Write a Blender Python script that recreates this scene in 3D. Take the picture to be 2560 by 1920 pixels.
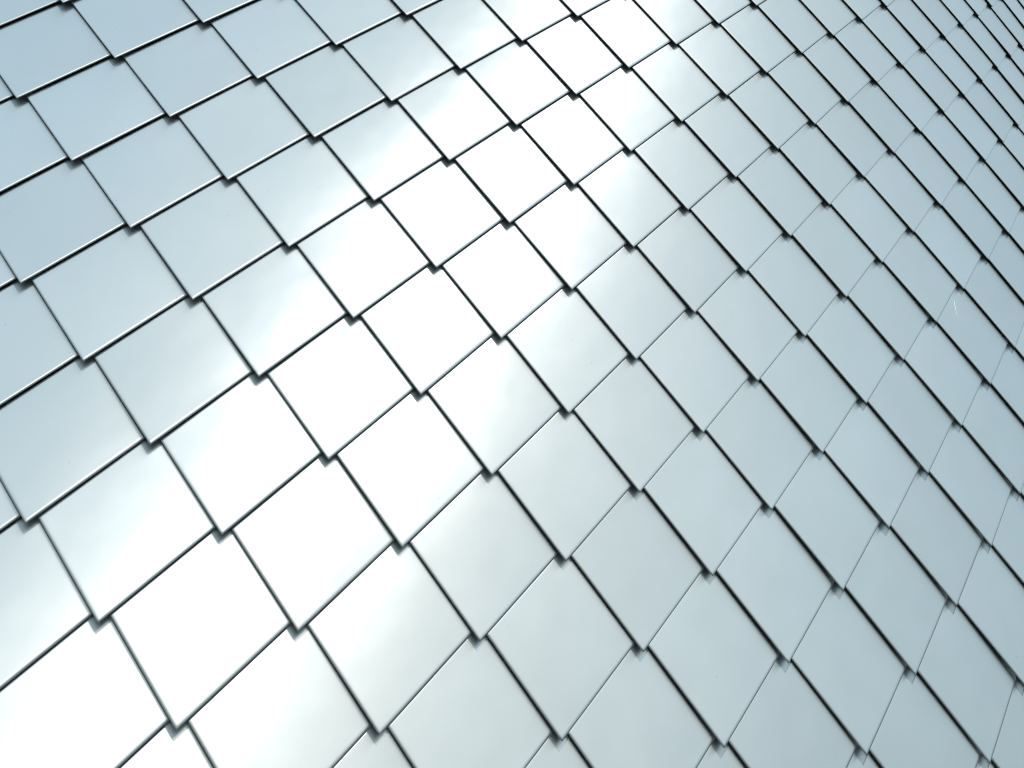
import bpy, math, random
from mathutils import Vector, Matrix

# ------------------------------------------------------------------ clear
for o in list(bpy.data.objects):
    bpy.data.objects.remove(o, do_unlink=True)
scene = bpy.context.scene
COL = scene.collection
random.seed(11)

# ------------------------------------------------------------------ frame of the wall
# The wall is measured in lattice units: X to the right along the wall, Y up, Z out of the wall.
U = 0.4386                 # metres per lattice unit (a shingle is 0.40 m square)
Z0 = 3.93                  # height of the lattice origin above the ground
K = 0.03262396             # curvature of the wall per lattice unit (radius 13.4 m)
PHI = 0.07953163           # lean of the cylinder's axis
KY = math.exp(-0.20685274) # row spacing against column spacing
R2 = math.sqrt(2.0)
CP, SP = math.cos(PHI), math.sin(PHI)

def world(p):
    return Vector((p[0] * U, -p[2] * U, p[1] * U + Z0))

def surf(X, Y, H=0.0):
    u = CP * X + SP * Y
    v = -SP * X + CP * Y
    s, c = math.sin(K * u), math.cos(K * u)
    px, pz = s / K, -(1 - c) / K
    return world((CP * px - SP * v + CP * s * H, SP * px + CP * v + SP * s * H, pz + c * H))

def tip_xy(a, b):
    return (a + b) / R2 - 6.0, ((b - a) / R2 + 1.0) * KY

# ------------------------------------------------------------------ camera
cam_data = bpy.data.cameras.new("camera")
cam = bpy.data.objects.new("camera", cam_data)
COL.objects.link(cam)
RC = ((0.904188518280882, -0.029729294195528527, 0.4260977499068247),
      (-0.3056359791046384, 0.6518342236467045, 0.6940452385541213),
      (-0.29837857109010396, -0.7577785388552079, 0.5802946789043426))
CC = (-4.370171978546978, -5.202828512341972, 9.870411414317452)
m = Matrix.Identity(4)
for i in range(3):
    ax = RC[i]
    m[0][i], m[1][i], m[2][i] = ax[0], -ax[2], ax[1]
loc = world(CC)
m[0][3], m[1][3], m[2][3] = loc
cam.matrix_world = m
cam_data.sensor_fit = 'HORIZONTAL'
cam_data.sensor_width = 36.0
cam_data.lens = 36.0 * 1045.7505736576213 / 1024.0
cam_data.shift_x = (512 - 642.146174853209) / 1024.0      # the photograph is a crop of a wider frame
cam_data.shift_y = (-194.11151270224832 - 384) / 1024.0
cam_data.clip_start = 0.05
cam_data.clip_end = 2000
scene.camera = cam

# ------------------------------------------------------------------ light
SUN = Vector((0.10, -0.855, 0.50)).normalized()       # towards the sun
SUN_EL = math.asin(SUN.z)
SUN_ROT = math.atan2(SUN.x, SUN.y)
w = bpy.data.worlds.new("World")
scene.world = w
w.use_nodes = True
nt = w.node_tree
bg = nt.nodes["Background"]
sky = nt.nodes.new("ShaderNodeTexSky")
sky.sky_type = 'NISHITA'
sky.sun_disc = False
sky.sun_elevation = SUN_EL
sky.sun_rotation = SUN_ROT
sky.altitude = 50
sky.air_density = 1.2
sky.dust_density = 2.2
sky.ozone_density = 1.0
# a thin veil of high cloud drawn evenly over the whole sky
wtc = nt.nodes.new("ShaderNodeTexCoord")
cloud = nt.nodes.new("ShaderNodeTexNoise")
cloud.inputs["Scale"].default_value = 4.0
cloud.inputs["Detail"].default_value = 6.0
cloud.inputs["Distortion"].default_value = 0.6
nt.links.new(wtc.outputs["Generated"], cloud.inputs["Vector"])
veil = nt.nodes.new("ShaderNodeMapRange")
veil.inputs["From Min"].default_value = 0.3
veil.inputs["From Max"].default_value = 0.7
veil.inputs["To Min"].default_value = 0.45
veil.inputs["To Max"].default_value = 0.85
nt.links.new(cloud.outputs[0], veil.inputs["Value"])
wmix = nt.nodes.new("ShaderNodeMix")
wmix.data_type = 'RGBA'
wmix.inputs["B"].default_value = (8.6, 11.2, 12.2, 1)
nt.links.new(veil.outputs[0], wmix.inputs["Factor"])
nt.links.new(sky.outputs[0], wmix.inputs["A"])
nt.links.new(wmix.outputs["Result"], bg.inputs[0])
bg.inputs[1].default_value = 0.15

sd = bpy.data.lights.new("sun", 'SUN')
sd.energy = 0.5
sd.angle = math.radians(10)
sd.color = (1.0, 0.96, 0.90)
sun = bpy.data.objects.new("sun", sd)
COL.objects.link(sun)
sun.rotation_euler = (-SUN).to_track_quat('-Z', 'Y').to_euler()
sun.location = (0, -20, 20)

scene.render.engine = 'CYCLES'
vs = scene.view_settings
vs.view_transform = 'Standard'
vs.look = 'None'
vs.exposure = -0.71
vs.gamma = 1.0
vs.use_curve_mapping = False
scene.cycles.pixel_filter_type = 'BLACKMAN_HARRIS'
scene.cycles.filter_width = 1.1

# ------------------------------------------------------------------ materials
def new_mat(name):
    mt = bpy.data.materials.new(name)
    mt.use_nodes = True
    return mt, mt.node_tree.nodes, mt.node_tree.links, mt.node_tree.nodes["Principled BSDF"]

def metal(name, rough, aniso, base):
    mt, N, L, P = new_mat(name)
    P.inputs["Metallic"].default_value = 1.0
    P.inputs["Anisotropic"].default_value = aniso
    tg = N.new("ShaderNodeTangent")
    tg.direction_type = 'UV_MAP'
    tg.uv_map = "grain"
    L.new(tg.outputs[0], P.inputs["Tangent"])
    tc = N.new("ShaderNodeTexCoord")
    oi = N.new("ShaderNodeObjectInfo")
    uv = N.new("ShaderNodeUVMap"); uv.uv_map = "grain"
    # rolling marks: noise stretched along the sheet's grain
    off = N.new("ShaderNodeVectorMath"); off.operation = 'SCALE'
    comb = N.new("ShaderNodeCombineXYZ")
    for k in range(3):
        L.new(oi.outputs["Random"], comb.inputs[k])
    off.inputs["Scale"].default_value = 57.0
    L.new(comb.outputs[0], off.inputs[0])
    add = N.new("ShaderNodeVectorMath"); add.operation = 'ADD'
    L.new(uv.outputs[0], add.inputs[0]); L.new(off.outputs[0], add.inputs[1])
    mp = N.new("ShaderNodeMapping")
    mp.inputs["Scale"].default_value = (3.0, 60.0, 1.0)
    L.new(add.outputs[0], mp.inputs[0])
    grain = N.new("ShaderNodeTexNoise"); grain.inputs["Scale"].default_value = 3.0
    grain.inputs["Detail"].default_value = 4.0
    L.new(mp.outputs[0], grain.inputs["Vector"])
    soft = N.new("ShaderNodeTexNoise"); soft.inputs["Scale"].default_value = 2.2
    soft.inputs["Detail"].default_value = 3.0
    L.new(add.outputs[0], soft.inputs["Vector"])
    # roughness: even, faintly cloudy
    mr = N.new("ShaderNodeMapRange")
    mr.inputs["From Min"].default_value = 0.3; mr.inputs["From Max"].default_value = 0.7
    mr.inputs["To Min"].default_value = rough - 0.012; mr.inputs["To Max"].default_value = rough + 0.012
    L.new(soft.outputs[0], mr.inputs["Value"]); L.new(mr.outputs[0], P.inputs["Roughness"])
    # colour: sheets differ by a percent or two; tiny specks of dirt
    hsv = N.new("ShaderNodeHueSaturation")
    hsv.inputs["Color"].default_value = (*base, 1)
    vr = N.new("ShaderNodeMapRange")
    vr.inputs["To Min"].default_value = 0.965; vr.inputs["To Max"].default_value = 1.025
    L.new(oi.outputs["Random"], vr.inputs["Value"]); L.new(vr.outputs[0], hsv.inputs["Value"])
    vor = N.new("ShaderNodeTexVoronoi"); vor.inputs["Scale"].default_value = 9.0
    L.new(add.outputs[0], vor.inputs["Vector"])
    sp = N.new("ShaderNodeMapRange")
    sp.inputs["From Min"].default_value = 0.045; sp.inputs["From Max"].default_value = 0.065
    sp.inputs["To Min"].default_value = 1.0; sp.inputs["To Max"].default_value = 0.0
    L.new(vor.outputs["Distance"], sp.inputs["Value"])
    pick = N.new("ShaderNodeMath"); pick.operation = 'GREATER_THAN'; pick.inputs[1].default_value = 0.86
    sep = N.new("ShaderNodeSeparateColor"); L.new(vor.outputs["Color"], sep.inputs[0])
    L.new(sep.outputs[0], pick.inputs[0])
    mul = N.new("ShaderNodeMath"); mul.operation = 'MULTIPLY'
    L.new(sp.outputs[0], mul.inputs[0]); L.new(pick.outputs[0], mul.inputs[1])
    amt = N.new("ShaderNodeMath"); amt.operation = 'MULTIPLY'; amt.inputs[1].default_value = 0.45
    L.new(mul.outputs[0], amt.inputs[0])
    mix = N.new("ShaderNodeMix"); mix.data_type = 'RGBA'
    L.new(amt.outputs[0], mix.inputs["Factor"]); L.new(hsv.outputs[0], mix.inputs["A"])
    mix.inputs["B"].default_value = (0.25, 0.27, 0.27, 1)
    L.new(mix.outputs["Result"], P.inputs["Base Color"])
    bp = N.new("ShaderNodeBump"); bp.inputs["Strength"].default_value = 0.02; bp.inputs["Distance"].default_value = 0.002
    L.new(grain.outputs[0], bp.inputs["Height"])
    # thin sheet is never quite flat: slow waves across each shingle
    wave = N.new("ShaderNodeTexNoise"); wave.inputs["Scale"].default_value = 2.4
    wave.inputs["Detail"].default_value = 1.0
    L.new(add.outputs[0], wave.inputs["Vector"])
    bw = N.new("ShaderNodeBump"); bw.inputs["Strength"].default_value = 1.0; bw.inputs["Distance"].default_value = 0.0010
    L.new(wave.outputs[0], bw.inputs["Height"]); L.new(bp.outputs[0], bw.inputs["Normal"])
    L.new(bw.outputs[0], P.inputs["Normal"])
    return mt

BASE = (0.765, 0.80, 0.818)
M_SHEET = metal("brushed_aluminium", 0.33, 0.93, BASE)

def plain(name, base, rough, metallic=0.0, scale=30.0, var=0.2):
    mt, N, L, P = new_mat(name)
    nz = N.new("ShaderNodeTexNoise"); nz.inputs["Scale"].default_value = scale; nz.inputs["Detail"].default_value = 6
    tc = N.new("ShaderNodeTexCoord"); L.new(tc.outputs["Object"], nz.inputs["Vector"])
    rp = N.new("ShaderNodeValToRGB")
    rp.color_ramp.elements[0].position = 0.3; rp.color_ramp.elements[1].position = 0.7
    rp.color_ramp.elements[0].color = (*[c * (1 - var) for c in base], 1)
    rp.color_ramp.elements[1].color = (*[c * (1 + var) for c in base], 1)
    L.new(nz.outputs[0], rp.inputs[0]); L.new(rp.outputs[0], P.inputs["Base Color"])
    P.inputs["Roughness"].default_value = rough
    P.inputs["Metallic"].default_value = metallic
    bp = N.new("ShaderNodeBump"); bp.inputs["Strength"].default_value = 0.2; bp.inputs["Distance"].default_value = 0.01
    L.new(nz.outputs[0], bp.inputs["Height"]); L.new(bp.outputs[0], P.inputs["Normal"])
    return mt

M_GROUND = plain("concrete_paving", (0.17, 0.17, 0.165), 0.9, 0, 40, 0.2)
M_TAB = metal("sheet_back_face", 0.42, 0.5, (0.52, 0.575, 0.60))
M_SCRATCH = plain("bright_scratch", (0.93, 0.94, 0.94), 0.45, 1.0, 80, 0.04)
M_BACK = plain("grey_membrane", (0.13, 0.15, 0.16), 0.8, 0.0, 12, 0.1)
M_EDGE = plain("grey_back_coating", (0.22, 0.26, 0.28), 0.6, 0.0, 25, 0.08)

# ------------------------------------------------------------------ helpers
def link(name, verts, faces, mat, parent=None, uvs=None, smooth=True):
    me = bpy.data.meshes.new(name)
    me.from_pydata([tuple(v) for v in verts], [], faces)
    if uvs is not None:
        lay = me.uv_layers.new(name="grain")
        for lp in me.loops:
            lay.data[lp.index].uv = uvs[lp.vertex_index]
    if smooth:
        me.polygons.foreach_set("use_smooth", [True] * len(me.polygons))
    me.materials.append(mat)
    me.update()
    o = bpy.data.objects.new(name, me)
    COL.objects.link(o)
    if parent is not None:
        o.parent = parent
        o.matrix_parent_inverse = parent.matrix_world.inverted()
    return o

# ------------------------------------------------------------------ ground
g = 600.0
ground = link("ground", [(-g, -g, 0), (g, -g, 0), (g, g, 0), (-g, g, 0)], [(0, 1, 2, 3)], M_GROUND, smooth=False)
ground["kind"] = "structure"
ground["label"] = "grey paved ground in front of the shingled wall"

# ------------------------------------------------------------------ the wall
wall = bpy.data.objects.new("curved_wall", None)
wall.location = surf(0, -Z0 / U)
wall.location.z = 0
COL.objects.link(wall)
wall["label"] = "curved silver wall clad in square metal shingles hung point down"
wall["category"] = "wall"
wall["kind"] = "thing"
bpy.context.view_layer.update()

# sheathing behind the shingles: a curved slab
BACK = -0.21
def sheathing():
    us = [-26 + 52 * i / 104 for i in range(105)]
    vs_ = [-9.2, -4, 0, 4, 8, 12, 17]
    V, F = [], []
    n = len(vs_)
    for H in (BACK, BACK - 0.6):
        for x in us:
            for y in vs_:
                V.append(surf(x, y, H))
    M = len(us) * n
    for i in range(len(us) - 1):
        for j in range(n - 1):
            q = [i * n + j, (i + 1) * n + j, (i + 1) * n + j + 1, i * n + j + 1]
            F.append(q); F.append([M + k for k in reversed(q)])
    for j in range(n - 1):
        F.append([j, j + 1, M + j + 1, M + j])
        e = (len(us) - 1) * n
        F.append([e + j + 1, e + j, M + e + j, M + e + j + 1])
    for i in range(len(us) - 1):
        F.append([(i + 1) * n, i * n, M + i * n, M + (i + 1) * n])
        t = n - 1
        F.append([i * n + t, (i + 1) * n + t, M + (i + 1) * n + t, M + i * n + t])
    o = link("sheathing", V, F, M_BACK, wall, smooth=False)
    return o
sheathing()

# a shingle: square sheet, point down. mu runs from the tip along the lower left edge,
# nu from the tip along the lower right edge.
CX, CY = 0.645, 0.6325
NOTCH = 0.868              # the top corner is cut out square
DROP, TWIST = 0.049, 0.008
EDGE = math.hypot(CX, CY)

def height(mu, nu, j):
    h = -DROP * (mu + nu) + TWIST * mu * nu
    return h + j[0] * (1 - mu) * (1 - nu) + j[1] * mu * (1 - nu) + j[2] * nu * (1 - mu) \
        + j[3] * 16 * mu * (1 - mu) * nu * (1 - nu)

def loc_xy(mu, nu):
    return (nu - mu) * CX, (mu + nu) * CY

def inv_xy(x, y):
    p, q = x / CX, y / CY
    return (q - p) / 2, (q + p) / 2

RAD_IN, RAD_DOWN = 0.021, 0.010    # the lower edges are folded back in a soft hem
ARC = [(RAD_IN * (1 - math.sin(t)), RAD_DOWN * (1 - math.cos(t))) for t in
       [math.radians(d) for d in (0, 28, 50, 70, 90, 120, 155)]]

def shingle_geometry(a, b, rnd):
    """sheet, two folded edges and the tab under the cut-out top corner, each as (verts, faces, uvs)"""
    X, Y = tip_xy(a, b)
    j = (rnd.uniform(-.006, .006), rnd.uniform(-.006, .006), rnd.uniform(-.006, .006), rnd.uniform(-.004, .006))
    def P(mu, nu, dh=0.0):
        x, y = loc_xy(mu, nu)
        return surf(X + x, Y + y, height(mu, nu, j) + dh)
    r = RAD_IN / EDGE
    V, F, T = [], [], []
    def add(mu, nu, dh=0.0):
        V.append(P(mu, nu, dh)); T.append((nu, mu)); return len(V) - 1
    # face grid with the top corner missing; the upper edges bend back before they run under the next row
    br = [r, r + 0.012, 0.3, 0.6, NOTCH, 0.980, 0.985, 0.992, 0.998]
    n = len(br)
    def bend(t):
        return -0.0006 * max(0.0, (t - 0.985) / 0.013) ** 2
    idx = {}
    for i in range(n):
        for k in range(n):
            if i > 4 and k > 4:
                continue
            idx[i, k] = add(br[i], br[k], bend(br[i]) + bend(br[k]))
    for i in range(n - 1):
        for k in range(n - 1):
            if i >= 4 and k >= 4:
                continue
            F.append((idx[i, k], idx[i, k + 1], idx[i + 1, k + 1], idx[i + 1, k]))
    # rolled lower edges: sweep the arc along left corner -> tip -> right corner
    path = [('l', br[k]) for k in range(n - 1, 0, -1)] + [('t', 0)] + [('r', br[k]) for k in range(1, n)]
    prev = [idx[k, 0] for k in range(n - 1, 0, -1)] + [idx[0, 0]] + [idx[0, k] for k in range(1, n)]
    ends = [[prev[0]], [prev[-1]]]
    for (d, h) in ARC[1:]:
        d /= EDGE
        ring = []
        for s, t in path:
            h2 = -h + bend(t)
            if s == 'l': ring.append(add(t, d, h2))
            elif s == 't': ring.append(add(d, d, -h))
            else: ring.append(add(d, t, h2))
        for i in range(len(ring) - 1):
            F.append((prev[i], ring[i], ring[i + 1], prev[i + 1]))
        prev = ring
        ends[0].append(ring[0]); ends[1].append(ring[-1])
    for q, lst in enumerate(ends):                      # closed ends of the hems
        dup = []
        for i in lst:
            V.append(V[i].copy()); T.append(T[i]); dup.append(len(V) - 1)
        F.append(tuple(dup) if q == 0 else tuple(reversed(dup)))
    # flanges along the upper edges, tucked under the shingles above
    e_ = br[-1]
    for side in (0, 1):
        q = lambda m_, n_, h_: add(m_, n_, h_) if side == 0 else add(n_, m_, h_)
        e0 = [q(e_, t, bend(e_)) for t in (0.0, 0.45, NOTCH)]
        e1 = [q(1.085, t, -0.034) for t in (0.0, 0.45, NOTCH - 0.005)]
        for k in range(2):
            f = (e0[k], e0[k + 1], e1[k + 1], e1[k])
            F.append(f if side == 0 else tuple(reversed(f)))
    out = [(V, F, T)]
    # back-coated strip folded under each lower edge
    d0, h0 = ARC[-1][0] / EDGE, ARC[-1][1]
    for side in (0, 1):
        FV, FT, FF = [], [], []
        ts = [0.0, 0.3, 0.65, 0.97]
        for t in ts:
            for d, h in ((d0, h0), (d0 + 0.10, h0 + 0.001)):
                q = max(t, d)
                mu, nu = (q, d) if side == 0 else (d, q)
                FV.append(P(mu, nu, -h)); FT.append((nu, mu))
        for i in range(len(ts) - 1):
            f = (2 * i, 2 * i + 2, 2 * i + 3, 2 * i + 1)
            FF.append(f if side == 0 else tuple(reversed(f)))
        out.append((FV, FF, FT))
    # tab behind the cut-out corner
    c0, c1 = NOTCH - 0.012, NOTCH + 0.17
    TV = [P(c0, c0, -0.004), P(c0, c1, -0.006), P(c1, c1, -0.012), P(c1, c0, -0.006)]
    out.append((TV, [(0, 1, 2, 3)], [(c0, c0), (c1, c0), (c1, c1), (c0, c1)]))
    return out

# which lattice places get a shingle; those that show are objects of their own
inv = cam.matrix_world.inverted()
FPX = 1045.7505736576213
def pixel(p):
    q = inv @ p
    if q.z > -0.2: return None
    return 642.146 + FPX * q.x / -q.z, -194.11 - FPX * q.y / -q.z

cells = []
for s in range(-30, 48):
    for d in range(-34, 34):
        if (s + d) % 2: continue
        a, b = (s - d) // 2, (s + d) // 2
        X, Y = tip_xy(a, b)
        if not (-25.3 < X < 25.3): continue
        c = surf(X, Y)
        if c.z < 0.10 or c.z > 10.9: continue
        p = surf(X, Y + 0.55)
        px = pixel(p)
        out = 1e6
        if px:
            out = max(0, -px[0], px[0] - 1024, -px[1], px[1] - 768)
        cells.append((out, (p - cam.location).length, a, b))
cells.sort()
NEAR = 290
print("shingles", len(cells), "in frame", sum(1 for c in cells if c[0] < 60))
field = {"sheet": [[], [], []], "back": [[], [], []], "tab": [[], [], []]}
for k, (out, dist, a, b) in enumerate(cells):
    rnd = random.Random(a * 1000 + b * 7 + 5)
    sheet, fold_l, fold_r, tab = shingle_geometry(a, b, rnd)
    if k < NEAR:
        o = link("shingle", *sheet[:2], M_SHEET, wall, sheet[2])
        for nm, part, mt in (("folded_edge", fold_l, M_EDGE), ("folded_edge", fold_r, M_EDGE), ("corner_tab", tab, M_TAB)):
            c = link(nm, *part[:2], mt, None, part[2])
            c.parent = o
            c.matrix_parent_inverse = wall.matrix_world.inverted() @ wall.matrix_world
        if (a, b) == (9, 7):                            # the one visible scratch
            X, Y = tip_xy(a, b)
            SV, SF = [], []
            for q in range(7):
                t = q / 6
                mu, nu = 0.93 - 0.14 * t + 0.006 * math.sin(5 * t), 0.64 - 0.22 * t
                hw = 0.0035 * math.sin(math.pi * (0.1 + 0.85 * t)) + 0.0008
                for sgn in (-1, 1):
                    x, y = loc_xy(mu + sgn * hw, nu + sgn * hw * 0.4)
                    SV.append(surf(X + x, Y + y, height(mu, nu, (0, 0, 0, 0)) + 0.0055 - sgn * 0.0017))
            SF = [(2 * q, 2 * q + 1, 2 * q + 3, 2 * q + 2) for q in range(6)]
            c = link("scratch", SV, SF, M_SCRATCH)
            c.parent = o
            c["label"] = "short pale scratch in the metal"
    else:
        for key, part in (("sheet", sheet), ("back", fold_l), ("back", fold_r), ("tab", tab)):
            fv, ff, ft = field[key]
            n0 = len(fv)
            fv += part[0]; ft += part[2]
            ff += [tuple(i + n0 for i in f) for f in part[1]]
for key, nm, mt in (("sheet", "shingle_field", M_SHEET), ("back", "folded_edge_field", M_EDGE), ("tab", "corner_tab_field", M_TAB)):
    o = link(nm, field[key][0], field[key][1], mt, wall, field[key][2])
    o["kind"] = "stuff"
